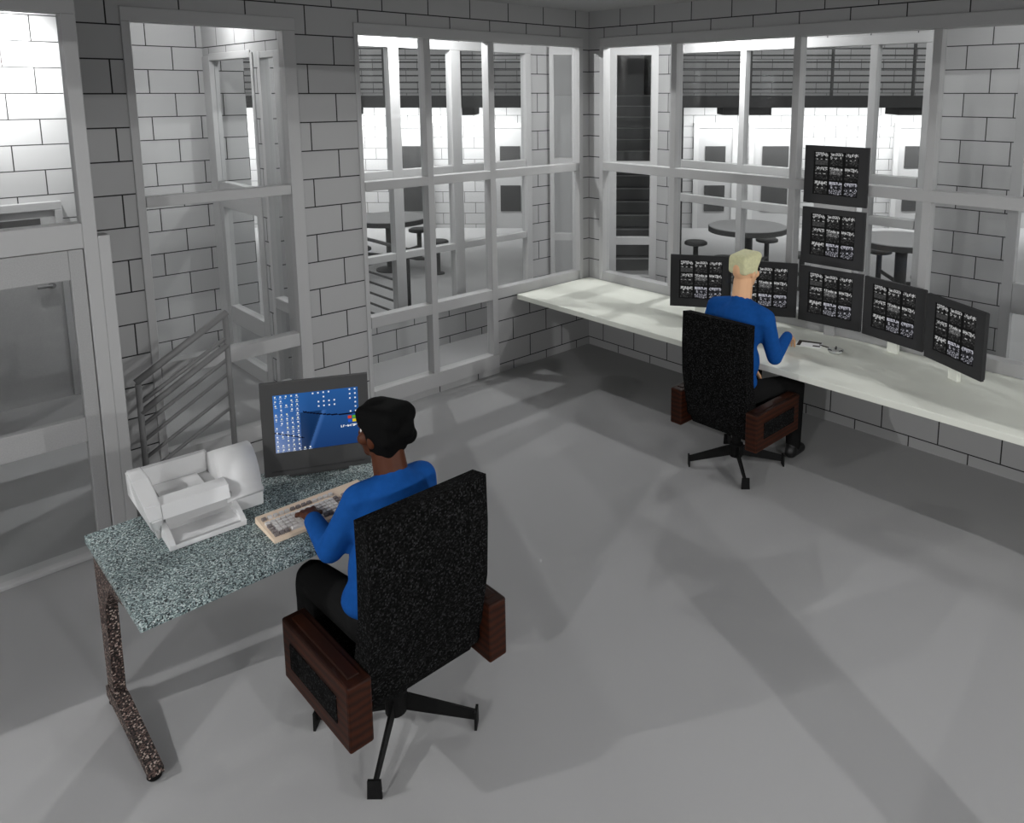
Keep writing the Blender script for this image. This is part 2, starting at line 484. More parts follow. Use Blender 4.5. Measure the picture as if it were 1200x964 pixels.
for s0, s1, z0, z1 in ((-0.385, -0.19, 0.46, 0.87), (-0.385, -0.19, 0.945, 1.70), (-0.385, -0.19, 1.78, 2.88), (0.295, 0.665, 0.46, 0.82), (0.295, 0.665, 0.90, 1.66), (0.295, 0.665, 1.74, 2.88)):
    pb = BM(); dbox(pb, s0, s1, 8.35, 8.356, z0, z1); obj('glass_pane', pb, 'glass', w)

# outer corridor wall, right (plane x = 1.2)
bm = BM()
box(bm, 1.2, 1.30, -2.75, 0.15, 2.96, H)
box(bm, 1.2, 1.30, -2.75, 0.15, 0, 0.36)
box(bm, 1.2, 1.30, -0.03, 0.14, 0.36, 2.96)
struct('wall_corridor_right', bm, 'brick_y')
def oy(y0, y1, z0, z1): return (1.19, 1.28, y0, y1, z0, z1)
window('window_7',
       [oy(-2.75, -0.03, 2.885, 2.965), oy(-0.11, -0.03, 0.36, 2.885), oy(-0.96, -0.895, 0.36, 2.885), oy(-2.275, -2.205, 0.36, 2.885), oy(-2.75, -2.67, 0.36, 2.885),
        oy(-2.67, -0.11, 1.70, 1.78), oy(-2.67, -0.11, 1.34, 1.42), oy(-2.67, -0.11, 0.36, 0.44)],
       [(1.23, 1.236, a, b, z0, z1) for a, b in ((-0.895, -0.11), (-2.205, -0.96), (-2.67, -2.275)) for z0, z1 in ((0.44, 1.34), (1.42, 1.70), (1.78, 2.885))])
# alcove wall at the right (plane x = 1.75) and its short return
bm = BM()
box(bm, 1.75, 1.85, -3.23, -2.52, 0, H); box(bm, 1.75, 1.85, -8.6, -3.23, 2.75, H)
struct('wall_alcove_right', bm, 'brick_y')
window('window_8',
       [(1.73, 1.81, -3.31, -3.225, 0, 2.78), (1.73, 1.81, -6.0, -3.31, 2.70, 2.78), (1.73, 1.81, -6.0, -3.31, 0.64, 0.90), (1.73, 1.81, -4.6, -4.52, 0, 2.7), (1.73, 1.81, -6.0, -3.31, 0, 0.1)],
       [(1.77, 1.776, -4.52, -3.31, z0, z1) for z0, z1 in ((0.1, 0.64), (0.90, 2.70))] + [(1.77, 1.776, -6.0, -4.6, 0.9, 2.7)])

# ------------------------------------------------------------------ the dayroom beyond the corridor
FW = 14.0
bm = BM(); dbox(bm, -10, -0.8, FW, FW + 0.15, 0, 6.0); dbox(bm, 1.25, 11, FW, FW + 0.15, 0, 6.0); struct('wall_dayroom_far', bm, 'brick_d')
bm = BM(); dbox(bm, -0.8, 1.25, 16.0, 16.15, 0, 6.0); struct('wall_stair_end', bm, 'plaster')
# solid walls either side of the stairs
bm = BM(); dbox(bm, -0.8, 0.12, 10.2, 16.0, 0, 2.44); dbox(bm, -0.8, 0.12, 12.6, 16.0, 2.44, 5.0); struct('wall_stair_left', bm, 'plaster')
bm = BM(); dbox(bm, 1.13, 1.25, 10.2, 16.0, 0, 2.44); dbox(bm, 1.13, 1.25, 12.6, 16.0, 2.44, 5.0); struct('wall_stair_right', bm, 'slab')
# mezzanine slabs
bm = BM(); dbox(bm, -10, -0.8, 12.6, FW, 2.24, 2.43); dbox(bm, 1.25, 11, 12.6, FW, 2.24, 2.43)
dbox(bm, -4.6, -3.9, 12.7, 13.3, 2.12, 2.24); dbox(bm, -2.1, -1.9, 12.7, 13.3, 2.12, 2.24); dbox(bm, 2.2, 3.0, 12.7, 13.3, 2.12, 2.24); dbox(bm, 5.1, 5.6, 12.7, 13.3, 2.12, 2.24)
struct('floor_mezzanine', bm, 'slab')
# stairs
st = thing('staircase', 'dark straight staircase with pale step edges, seen through the corner window', 'stairs')
n = 14
bm = BM()
for i in range(n):
    dbox(bm, 0.14, 1.11, 10.55 + 0.205 * i, 13.6, 0.174 * i, 0.174 * (i + 1) - 0.012)
obj('flight', bm, 'stair', st)
bm = BM()
for i in range(n):
    dbox(bm, 0.14, 1.11, 10.535 + 0.205 * i, 10.60 + 0.205 * i, 0.174 * (i + 1) - 0.012, 0.174 * (i + 1))
obj('step_edges', bm, 'nosing', st)
bm = BM(); dbox(bm, 0.12, 1.13, 13.45, 16.0, 2.30, 2.44); struct('floor_landing', bm, 'stair')

# mezzanine railings
def mezz_rail(s0, s1, label):
    t = thing('mezzanine_railing', label, 'railing', group='railings along the mezzanine edge')
    k = int(round((s1 - s0) / 1.3))
    for i in range(k + 1):
        s = s0 + (s1 - s0) * i / k
        bm = BM(); dbox(bm, s - 0.02, s + 0.02, 12.63, 12.67, 2.43, 3.30); obj('post', bm, 'bar', t)
    for j in range(8):
        z = 2.54 + 0.108 * j
        bm = BM(); dbox(bm, s0, s1, 12.635, 12.66, z - (0.012 if j < 7 else 0.022), z + (0.012 if j < 7 else 0.022)); obj('bar' if j < 7 else 'handrail', bm, 'bar', t)
    return t
mezz_rail(-9.6, -0.85, 'dark barred railing on the mezzanine left of the staircase')
mezz_rail(1.3, 10.6, 'dark barred railing on the mezzanine right of the staircase')

# cell doors in the far wall
def cell_door(i, s, w=0.62, hi=1.85, glass=True):
    bm = BM()
    dbox(bm, s - w / 2 - 0.09, s - w / 2, FW - 0.06, FW + 0.01, 0, hi + 0.09)
    dbox(bm, s + w / 2, s + w / 2 + 0.09, FW - 0.06, FW + 0.01, 0, hi + 0.09)
    dbox(bm, s - w / 2, s + w / 2, FW - 0.06, FW + 0.01, hi, hi + 0.09)
    d = struct('door_%d' % i, bm, 'frame')
    bm = BM(); dbox(bm, s - w / 2, s + w / 2, FW - 0.03, FW + 0.01, 0, hi); obj('door_panel', bm, 'door', d)
    bm = BM(); dbox(bm, s - w * 0.30, s + w * 0.30, FW - 0.045, FW - 0.028, 1.12, 1.52); obj('door_glass', bm, 'darkglass', d)
    bm = BM(); dbox(bm, s - w * 0.30, s + w * 0.30, FW - 0.045, FW - 0.028, 0.32, 0.80); obj('door_hatch', bm, 'darkglass', d)
cell_door(4, -1.45); cell_door(5, -3.25); cell_door(6, 2.30); cell_door(7, 3.40, 0.8); cell_door(8, 5.95)
cell_door(9, -5.2); cell_door(10, 8.0)

# dayroom tables with fixed stools
def round_table(s, d, label, n0=0.3, z=0.76, r=0.5):
    p = dg(d, s)
    t = thing('round_table', label, 'table', (p.x, p.y, 0), 0, 'dayroom tables with fixed stools')
    bm = BM(); lathe(bm, [(r, z - 0.035), (r, z - 0.005), (r - 0.01, z)], seg=36); obj('table_top', bm, 'tabletop', t)
    bm = BM(); lathe(bm, [(r + 0.012, z - 0.075), (r + 0.012, z - 0.012), (r - 0.03, z - 0.012)], seg=36); obj('table_rim', bm, 'bar', t)
    bm = BM(); lathe(bm, [(0.22, 0.0), (0.22, 0.02), (0.07, 0.05), (0.07, z - 0.07)], seg=20); obj('pedestal', bm, 'bar', t)
    for k in range(4):
        a = n0 + k * PI / 2
        x, y = 0.74 * math.cos(a), 0.74 * math.sin(a)
        bm = BM(); lathe(bm, [(0.13, 0.42), (0.155, 0.43), (0.155, 0.46), (0.13, 0.475)], x, y, 20); so = obj('stool_seat', bm, 'bar', t)
        bm = BM(); lathe(bm, [(0.09, 0.0), (0.09, 0.015), (0.035, 0.03), (0.035, 0.43)], x, y, 14); obj('stool_post', bm, 'bar', t)
        bm = BM(); tube(bm, (0.06 * math.cos(a), 0.06 * math.sin(a), 0.2), (x, y, 0.2), 0.025); obj('stool_arm', bm, 'bar', t)
    return t
round_table(-2.80, 10.6, 'dark rimmed round table with fixed stools seen through the left wall window', 0.45)
round_table(2.08, 9.9, 'dark rimmed round table beside the cell doors, seen above the blond man\'s head', 0.2)
round_table(3.75, 9.0, 'dark rimmed round table seen right of the upright monitor stack', 0.75, r=0.52)

# low ramp railing outside the wide window
rt = thing('ramp_railing', 'dark railing of parallel bars outside the wide left window', 'railing')
for z, r in ((0.90, 0.02), (0.535, 0.013), (0.42, 0.013), (0.30, 0.013), (0.18, 0.013), (0.07, 0.013)):
    bm = BM(); tube(bm, (-1.1, 1.5, z), (-1.1, 2.75, z), r, 8); obj('handrail' if z > 0.8 else 'bar', bm, 'bar', rt)
for y in (1.52, 2.73):
    bm = BM(); tube(bm, (-1.1, y, 0), (-1.1, y, 0.9), 0.02, 8); obj('post', bm, 'bar', rt)

# ------------------------------------------------------------------ sloping railing by the left window
rg = thing('stair_railing', 'grey pipe railing with sloping bars beside the left window, behind the printer', 'railing', (0, 0, 0))
XA, XB, YR = -3.56, -4.068, -0.35
for x, zt, nm in ((XA, 1.12, 'post'), (XB, 0.81, 'post')):
    bm = BM(); tube(bm, (x, YR, 0), (x, YR, zt), 0.017, 12); obj(nm, bm, 'rail', rg, True)
for (za, zb, r) in ((1.135, 0.822, 0.021), (0.975, 0.695, 0.013), (0.925, 0.635, 0.019), (0.838, 0.554, 0.012), (0.745, 0.459, 0.011), (0.622, 0.35, 0.011), (0.52, 0.25, 0.011)):
    bm = BM()
    ex = 0.012 if r > 0.02 else 0.0
    tube(bm, (XA + ex, YR, za), (XB - ex, YR, zb), r, 12)
    obj('handrail' if r > 0.02 else 'bar', bm, 'rail', rg, True)

# ------------------------------------------------------------------ console counter
bm = BM(); box(bm, -0.935, -0.013, BK, -0.015, 0.645, 0.69, bevel=0.004)
ct = obj('console_counter', bm, 'counter')
tag(ct, 'long off-white console counter along the right wall under the windows', 'counter')

# ------------------------------------------------------------------ screens
def picture_mesh(name, w, h, nx, ny, colour):
    """flat screen in local x (width) / z (height), facing -y, one colour per cell"""
    bm = BM()
    vs = [[bm.verts.new((-w / 2 + w * i / nx, 0, h * j / ny)) for i in range(nx + 1)] for j in range(ny + 1)]
    lay = bm.loops.layers.float_color.new('picture')
    for j in range(ny):
        for i in range(nx):
            f = bm.faces.new((vs[j][i], vs[j][i + 1], vs[j + 1][i + 1], vs[j + 1][i]))
            c = colour(i, j)
            for l in f.loops: l[lay] = (c[0], c[1], c[2], 1)
    me = bpy.data.meshes.new(name); bm.to_mesh(me); bm.free()
    return me

NX, NY = 54, 48
grid = [[(0.012, 0.012, 0.012)] * NX for _ in range(NY)]
rn = random.Random(3)
for ty in range(3):
    for tx in range(3):
        x0, y0 = tx * 18 + 2, NY - (ty + 1) * 16 + 1
        kind = rn.random()
        for y in range(14):
            for x in range(15):
                top = y / 13.0
                v = 0.02
                if top > 0.78:
                    v = rn.choice((0.03, 0.3, 0.6, 0.75, 0.5, 0.05))
                elif top > 0.40:
                    q = math.sin(x * 1.1 + ty * 2 + tx) + math.sin(y * 1.4 + tx * 3)
                    v = rn.choice((0.5, 0.7, 0.2, 0.05)) if q > 0.85 else rn.choice((0.012, 0.02, 0.05))
                    if ty == 1 and tx == 1: v = rn.choice((0.12, 0.16, 0.22, 0.05, 0.5 if q > 0.9 else 0.1))
                else:
                    v = rn.choice((0.015, 0.02, 0.03, 0.03, 0.09))
                    if ty == 2 and tx > 0 and rn.random() < 0.35: v = rn.choice((0.25, 0.5))
                if ty == 0 and tx == 0 and top < 0.35: v = rn.choice((0.05, 0.08))
                b = 1.12 if (ty == 2 and tx > 0) else 1.0
                grid[y0 + y][x0 + x] = (v, v, v * b)
cctv_me = picture_mesh('camera_screen', 0.345, 0.315, NX, NY, lambda i, j: grid[j][i])
cctv_me.materials.append(M['screen_cctv'])

def monitor(name, label, loc, rz, w, h, sw, sh, sx, sz, me, bezmat, group=None, stand='foot'):
    """origin at the lower middle of the front face, front towards local -y"""
    t = thing(name, label, 'monitor', loc, rz, group)
    bm = BM()
    x0, x1, z0, z1 = sx - sw / 2, sx + sw / 2, sz, sz + sh
    dpt = 0.022
    for b in ((-w / 2, x0, 0, dpt, 0, h), (x1, w / 2, 0, dpt, 0, h), (x0, x1, 0, dpt, 0, z0), (x0, x1, 0, dpt, z1, h)):
        box(bm, *b)
    bmesh.ops.remove_doubles(bm, verts=bm.verts[:], dist=1e-5)
    obj('bezel', bm, bezmat, t)
    s = bpy.data.objects.new('screen', me); COL.objects.link(s); s.parent = t; s.location = (sx, 0.005, sz)
    bm = BM(); box(bm, -w / 2 + 0.004, w / 2 - 0.004, 0.012, 0.036, 0.004, h - 0.004, bevel=0.006); obj('back_cover', bm, bezmat, t)
    return t

def two(l, r): # placement from the two lower front corners
    l, r = Vector(l), Vector(r)
    m = (l + r) / 2
    return m, math.atan2(r.y - l.y, r.x - l.x)

MW, MH, MZ = 0.485, 0.425, 0.77
spots = [((-0.477, -1.406), (-0.216, -1.815), MZ, 'leftmost upright monitor of camera pictures on the white counter'),
         ((-0.279, -1.878), (-0.070, -2.315), MZ, 'upright camera monitor on the counter directly in front of the blond man'),
         ((-0.084, -2.342), (-0.060, -2.826), MZ, 'lowest camera monitor of the vertical stack of three, standing on the counter'),
         ((-0.071, -2.843), (-0.186, -3.322), MZ, 'counter camera monitor just right of the stack, second from the right end'),
         ((-0.246, -3.360), (-0.469, -3.775), MZ, 'rightmost camera monitor on the counter, turned inwards'),
         ((-0.075, -2.335), (-0.065, -2.822), 1.218, 'middle camera monitor of the vertical stack of three'),
         ((-0.075, -2.338), (-0.065, -2.822), 1.676, 'topmost camera monitor of the vertical stack of three')]
for k, (l, r, z, lab) in enumerate(spots):
    m, a = two(l, r)
    t = monitor('camera_monitor', lab, (m.x, m.y, z), a, MW, MH, 0.345, 0.315, 0.0, 0.068, cctv_me, 'bezel2', 'monitors showing nine camera pictures')
    bm = BM()
    if k < 5:
        box(bm, -0.04, 0.04, 0.016, 0.05, 0.69 - z, 0.012, bevel=0.004)
    else:
        box(bm, -0.16, 0.16, 0.005, 0.034, -0.0335 if k == 6 else -0.024, 0.006, bevel=0.003)
    obj('stand' if k < 5 else 'lit_gap_spacer', bm, 'frame' if k in (2, 5, 6) else 'counter', t)  # frame grey between stacked monitors stands in for their lit top faces

# desk monitor picture : blue wallpaper with rows of icons
DX, DY = 112, 78
def wall_col(i, j):
    u, v = (i + 0.5) / DX, (j + 0.5) / DY
    b = 0.5 + 0.5 * math.sin(3.0 * u + 1.2 * v)
    c = [0.012 + 0.012 * v, 0.045 + 0.06 * v, 0.16 + 0.16 * v]
    if u < 0.45:                                           # paler lower left
        k = max(0.0, 1 - u / 0.42) * (0.35 + 0.65 * (1 - v))
        c = [c[0] + 0.22 * k * (1 - v), c[1] + 0.26 * k * (0.4 + 0.6 * (1 - v)), c[2] + 0.36 * k]
    d = abs((u - 0.42) - 0.25 * (v - 0.05)) 
    if 0.3 < u < 0.62 and v < 0.65:                         # light shaft
        e = max(0, 1 - abs(u - (0.40 + 0.28 * v)) / 0.045)
        c = [c[0] + 0.03 * e, c[1] + 0.06 * e, c[2] + 0.13 * e]
        if u < 0.40 + 0.28 * v - 0.02: c = [x * 0.45 for x in c]
    yc = 0.66 - 0.12 * math.sin((u - 0.35) * 3.2) if u > 0.34 else 0.20 + (0.12 - u) * 0.42 + 0.10
    if abs(v - yc) < (0.012 if u > 0.34 else 0.010): c = [0.004, 0.006, 0.02]
    return c
pix = {}
rn = random.Random(11)
for cx in range(7):
    for cy in range(13):
        if cx > 4 and cy < 12: continue
        if rn.random() < 0.12: continue
        X = 2 + cx * 7; Y = DY - 4 - cy * 6
        for dx, dy in ((0, 0), (1, 0), (0, 1), (1, 1)):
            pix[(X + dx, Y + dy)] = rn.choice(((0.8, 0.82, 0.9), (0.7, 0.7, 0.45), (0.9, 0.9, 0.95)))
        for dx in range(-1, 3):
            if rn.random() < 0.6: pix[(X + dx, Y - 2)] = (0.5, 0.55, 0.65)
for cx, cy in ((7, 0), (8, 0), (9, 0), (10, 0), (9, 1), (8, 2), (9, 2), (10, 2), (11, 2), (8, 3), (9, 3), (10, 3), (11, 3), (14, 0), (15, 0), (14, 1), (15, 1), (14, 2), (15, 2), (15, 3), (15, 4), (15, 5), (14, 5)):
    X = 2 + cx * 7; Y = DY - 4 - cy * 6
    for dx, dy in ((0, 0), (1, 0), (0, 1), (1, 1)): pix[(X + dx, Y + dy)] = (0.8, 0.82, 0.9)
# four-coloured wavy flag with a white caption
for a in range(5):
    for b in range(4):
        w_ = (a % 2)
        pix[(97 + a, 30 + b)] = (0.02, 0.10, 0.55); pix[(103 + a, 30 + b)] = (0.75, 0.55, 0.02)
        pix[(97 + a, 35 + b)] = (0.65, 0.05, 0.02); pix[(103 + a, 35 + b)] = (0.10, 0.40, 0.03)
for a in range(22):
    for b in range(3):
        if rn.random() < 0.62: pix[(87 + a, 24 + b)] = (0.85, 0.85, 0.88)
desk_me = picture_mesh('desktop_screen', 0.363, 0.273, DX, DY, lambda i, j: pix.get((i, j)) or wall_col(i, j))
desk_me.materials.append(M['screen_desktop'])
m, a = two((-3.975, -1.898), (-3.566, -2.108))
dm = monitor('desk_monitor', 'large charcoal monitor with a blue desktop picture on the granite desk', (m.x, m.y, 0.772), a, 0.46, 0.438, 0.363, 0.273, 0.004, 0.108, desk_me, 'bezel')
bm = BM(); box(bm, -0.13, 0.13, 0.03, 0.12, 0.745 - 0.772, 0.757 - 0.772, bevel=0.004); box(bm, -0.04, 0.04, 0.028, 0.05, 0.75 - 0.772, 0.1, bevel=0.004); obj('stand', bm, 'bezel', dm)
bm = BM(); box(bm, -0.2, 0.2, -0.003, 0.004, 0.02, 0.024); obj('trim_line', bm, 'bezel2', dm)

# ------------------------------------------------------------------ desk
dk = thing('desk', 'speckled teal-grey granite desk with flecked legs in the foreground', 'desk', (-4.05, -2.16, 0))
bm = BM(); box(bm, -0.602, 0.602, -0.368, 0.368, 0.712, 0.745, bevel=0.004); obj('desk_top', bm, 'granite', dk)
for sx in (-1, 1):
    x = sx * 0.56
    bm = BM()
    prism(bm, [(0.335, 0.06), (0.345, 0.50), (0.36, 0.712), (-0.25, 0.712), (-0.25, 0.69), (0.14, 0.60), (0.235, 0.48), (0.245, 0.06)], x - 0.022, x + 0.022, 'x')
    leg = obj('leg', bm, 'legspeck', dk)
    bm = BM()
    prism(bm, [(0.36, 0.025), (0.36, 0.07), (0.335, 0.09), (0.20, 0.09), (-0.20, 0.05), (-0.20, 0.025)], x - 0.026, x + 0.026, 'x')
    ft = obj('leg_foot', bm, 'legspeck', leg)
    for y in (0.33, -0.17):
        bm = BM(); lathe(bm, [(0.022, 0.0), (0.026, 0.006), (0.024, 0.02), (0.015, 0.028)], x, y, 16); obj('glide', bm, 'black', leg, True)
bm = BM(); box(bm, -0.54, 0.54, 0.05, 0.07, 0.55, 0.70); obj('modesty_bar', bm, 'legspeck', dk)

# ------------------------------------------------------------------ keyboard
kb = thing('keyboard', 'beige computer keyboard with pale and grey keys on the granite desk', 'keyboard', (-3.915, -2.295, 0.745), math.radians(-1.5))
bm = BM(); prism(bm, [(-0.10, 0.0), (0.10, 0.0), (0.10, 0.026), (0.075, 0.026), (-0.095, 0.014), (-0.10, 0.012)], -0.225, 0.225, 'x'); obj('case', bm, 'beige', kb)
def keys(cells, mat, name):
    bm = BM()
    for (x, y, w, h) in cells:
        z = 0.014 + (y + 0.095) * 0.07
        v = box(bm, x - w / 2, x + w / 2, y - h / 2, y + h / 2, z - 0.004, z + 0.009)
        for q in v[4:]:
            q.co.x = x + (q.co.x - x) * 0.82; q.co.y = y + (q.co.y - y) * 0.80
    obj(name, bm, mat, kb)
pale, grey = [], []
for r in range(5):
    y = -0.072 + 0.0225 * r
    for k in range(15):
        x = -0.205 + 0.0205 * k
        if r == 0 and 3 <= k <= 8: continue
        edge = (k == 0 and r < 4) or (r == 0 and k in (0, 1, 2, 10, 11)) or (k == 14 and r > 0)
        (grey if edge else pale).append((x, y, 0.019, 0.020))
    for k in range(3):
        if r in (0, 3, 4) or (r == 1 and k == 1): grey.append((0.118 + 0.0185 * k, y, 0.017, 0.020))
    for k in range(3): pale.append((0.176 + 0.0175 * k, y, 0.016, 0.020))
pale.append((-0.205 + 0.0205 * 5.5, -0.072, 0.118, 0.020))
for k in range(13):
    (grey if (k == 0 or 5 <= k <= 8) else pale).append((-0.205 + 0.0235 * k, 0.055, 0.019, 0.018))
def clusters(cells):
    left, out = list(cells), []
    while left:
        grp = [left.pop()]
        q = list(grp)
        while q:
            x, y, w, h = q.pop()
            near = [c for c in left if abs(c[0] - x) < (c[2] + w) / 2 + 0.003 and abs(c[1] - y) < (c[3] + h) / 2 + 0.004]
            for c in near: left.remove(c)
            grp += near; q += near
        out.append(grp)
    return out
for g in clusters(pale): keys(g, 'key', 'pale_keys')
for g in clusters(grey): keys(g, 'key2', 'grey_keys')

# ------------------------------------------------------------------ printer (front towards -y)
pr = thing('printer', 'light grey inkjet printer with open top well and front tray on the granite desk', 'printer', (-4.252, -1.925, 0.745), math.radians(-3))
# lower body
bm = BM(); prism(bm, [(0.15, 0.0), (0.155, 0.10), (-0.10, 0.10), (-0.115, 0.0)], -0.195, 0.205, 'x'); obj('base', bm, 'case2', pr)
# left cheek, flared outwards
bm = BM()
pts = [(0.175, 0.08), (0.17, 0.192), (0.02, 0.202), (-0.145, 0.158), (-0.165, 0.10), (-0.10, 0.02), (0.06, 0.03)]
v0 = [bm.verts.new(((-0.235, -0.238, -0.245, -0.240, -0.226, -0.205, -0.212)[i], a, b)) for i, (a, b) in enumerate(pts)]
v1 = [bm.verts.new((-0.178, a, b)) for a, b in pts]
bm.faces.new(v0); bm.faces.new(list(reversed(v1)))
for i in range(7): bm.faces.new((v0[i], v1[i], v1[(i + 1) % 7], v0[(i + 1) % 7]))
bmesh.ops.bevel(bm, geom=bm.edges[:], offset=0.006, segments=2, affect='EDGES')
obj('left_cheek', bm, 'case', pr)
# front lid band and back rim of the well
bm = BM(); prism(bm, [(-0.165, 0.098), (-0.148, 0.150), (-0.085, 0.158), (-0.075, 0.150), (-0.085, 0.10)], -0.18, 0.068, 'x'); obj('front_lid', bm, 'case', pr)
bm = BM(); prism(bm, [(0.135, 0.09), (0.135, 0.192), (0.17, 0.188), (0.17, 0.09)], -0.18, 0.068, 'x'); obj('back_rim', bm, 'case', pr)
bm = BM(); box(bm, -0.18, 0.068, -0.085, 0.135, 0.09, 0.102); obj('well_floor', bm, 'case2', pr)
bm = BM(); prism(bm, [(0.13, 0.106), (-0.05, 0.104), (-0.078, 0.125), (-0.076, 0.128), (-0.05, 0.108), (0.13, 0.11)], -0.15, 0.02, 'x'); obj('paper_sheet', bm, 'paper', pr)
# rounded right housing
bm = BM()
arc = [(0.165, 0.06), (0.168, 0.17)] + [(0.02 + 0.13 * math.cos(t) - 0.0, 0.055 + 0.175 * math.sin(t)) for t in [math.radians(d) for d in (62, 78, 95, 112, 128, 144, 158, 170)]] + [(-0.135, 0.075), (-0.13, 0.06)]
prism(bm, arc, 0.066, 0.212, 'x')
bmesh.ops.bevel(bm, geom=[e for e in bm.edges if len(e.link_faces) == 2 and e.calc_face_angle(0) > 1.2], offset=0.012, segments=3, affect='EDGES')
obj('right_housing', bm, 'case', pr, True)
bm = BM(); prism(bm, [(0.15, 0.0), (0.15, 0.06), (-0.125, 0.06), (-0.12, 0.0)], 0.085, 0.21, 'x'); obj('right_base', bm, 'case', pr)
# output slot and tray
bm = BM(); box(bm, -0.165, 0.085, -0.125, -0.10, 0.045, 0.098); obj('slot', bm, 'case2', pr)
bm = BM()
box(bm, -0.165, 0.085, -0.235, -0.11, 0.012, 0.020)
prism(bm, [(-0.245, 0.002), (-0.245, 0.022), (-0.225, 0.035), (-0.11, 0.062), (-0.11, 0.002)], -0.182, -0.162, 'x')
prism(bm, [(-0.245, 0.002), (-0.245, 0.022), (-0.225, 0.035), (-0.11, 0.062), (-0.11, 0.002)], 0.082, 0.10, 'x')
box(bm, -0.165, 0.085, -0.245, -0.230, 0.002, 0.020)
obj('output_tray', bm, 'case', pr)

# ------------------------------------------------------------------ office chairs (facing local +y)
def make_chair(label):
    t = thing('office_chair', label, 'chair', (0, 0, 0), 0, 'office chairs with boxy wooden arms')
    ox = 0.0
    bm = BM()
    prism(bm, [(-0.295, 1.088), (-0.300, 0.90), (-0.290, 0.68), (-0.245, 0.46), (-0.165, 0.29), (-0.10, 0.36), (-0.15, 0.47), (-0.205, 0.70), (-0.215, 0.90), (-0.212, 1.075)], -0.245, 0.245, 'x')
    bmesh.ops.bevel(bm, geom=[e for e in bm.edges if len(e.link_faces) == 2 and e.calc_face_angle(0) > 0.9], offset=0.014, segments=3, affect='EDGES'); obj('backrest', bm, 'fabric', t)
    bm = BM(); box(bm, ox - 0.25, ox + 0.25, -0.24, 0.26, 0.36, 0.452, bevel=0.025); obj('seat', bm, 'fabric', t)
    for sx in (-1, 1):
        x0, x1 = (ox - 0.338, ox - 0.248) if sx < 0 else (ox + 0.248, ox + 0.332)
        bm = BM(); box(bm, x0, x1, -0.29, 0.215, 0.295, 0.54, bevel=0.008); arm = obj('armrest', bm, 'wood', t)
        bm = BM(); xo = x0 if sx < 0 else x1
        box(bm, xo - 0.004, xo + 0.004, -0.21, 0.15, 0.365, 0.47, bevel=0.003); obj('inset_panel', bm, 'fabric', arm)
        bm = BM(); box(bm, (x0 + x1) / 2 - 0.022, (x0 + x1) / 2 + 0.022, -0.25, 0.18, 0.536, 0.546, bevel=0.004); obj('arm_ridge', bm, 'wood', arm)
    bm = BM(); box(bm, -0.11, 0.11, -0.12, 0.12, 0.325, 0.362, bevel=0.006); obj('seat_plate', bm, 'black', t)
    bm = BM(); lathe(bm, [(0.042, 0.07), (0.046, 0.16), (0.03, 0.17), (0.03, 0.33)], seg=20); obj('column', bm, 'black', t)
    for k in range(4):
        a = PI / 4 + k * PI / 2
        R = Matrix.Rotation(a, 4, 'Z')
        bm = BM(); prism(bm, [(0.02, 0.078), (0.315, 0.028), (0.315, 0.07), (0.02, 0.155)], -0.005, 0.005, 'y')
        bmesh.ops.transform(bm, matrix=R, verts=bm.verts[:]); leg = obj('leg', bm, 'black', t)
        bm = BM(); prism(bm, [(-0.027, 0.0), (0.027, 0.0), (0.024, 0.074), (-0.024, 0.074)], 0.312, 0.322, 'x')
        bmesh.ops.transform(bm, matrix=R, verts=bm.verts[:]); obj('foot_plate', bm, 'black', leg)
    return t
ch1 = make_chair('black flecked office chair with wooden arms at the granite desk, nearest the viewer')
ch1.location = (-3.860, -2.76, 0)
ch2 = copy_tree(ch1, 'black flecked office chair with wooden arms at the white counter, under the blond man')
ch2.location = (-1.098, -2.490, 0); ch2.rotation_euler = (0, 0, -PI / 2)

# ------------------------------------------------------------------ people
def cone_hull(bm, p0, r0, p1, r1):
    b = bmesh.new()
    bmesh.ops.create_icosphere(b, subdivisions=2, radius=r0, matrix=Matrix.Translation(p0))
    bmesh.ops.create_icosphere(b, subdivisions=2, radius=r1, matrix=Matrix.Translation(p1))
    r = bmesh.ops.convex_hull(b, input=b.verts[:])
    bmesh.ops.delete(b, geom=[g for g in r['geom_interior'] if isinstance(g, bmesh.types.BMVert)], context='VERTS')
    me = bpy.data.meshes.new('tmp'); b.to_mesh(me); b.free(); bm.from_mesh(me); bpy.data.meshes.remove(me)

def hull(bm, balls):
    b = bmesh.new()
    for p, r in balls:
        bmesh.ops.create_icosphere(b, subdivisions=2, radius=r, matrix=Matrix.Translation(p))
    r = bmesh.ops.convex_hull(b, input=b.verts[:])
    bmesh.ops.delete(b, geom=[g for g in r['geom_interior'] if isinstance(g, bmesh.types.BMVert)], context='VERTS')
    me = bpy.data.meshes.new('tmp'); b.to_mesh(me); b.free(); bm.from_mesh(me); bpy.data.meshes.remove(me)

def ell(bm, c, radii, rot):
    Mx = Matrix.Translation(c) @ rot.to_4x4() @ Matrix.Diagonal((radii[0], radii[1], radii[2], 1))
    bmesh.ops.create_icosphere(bm, subdivisions=3, radius=1.0, matrix=Mx)

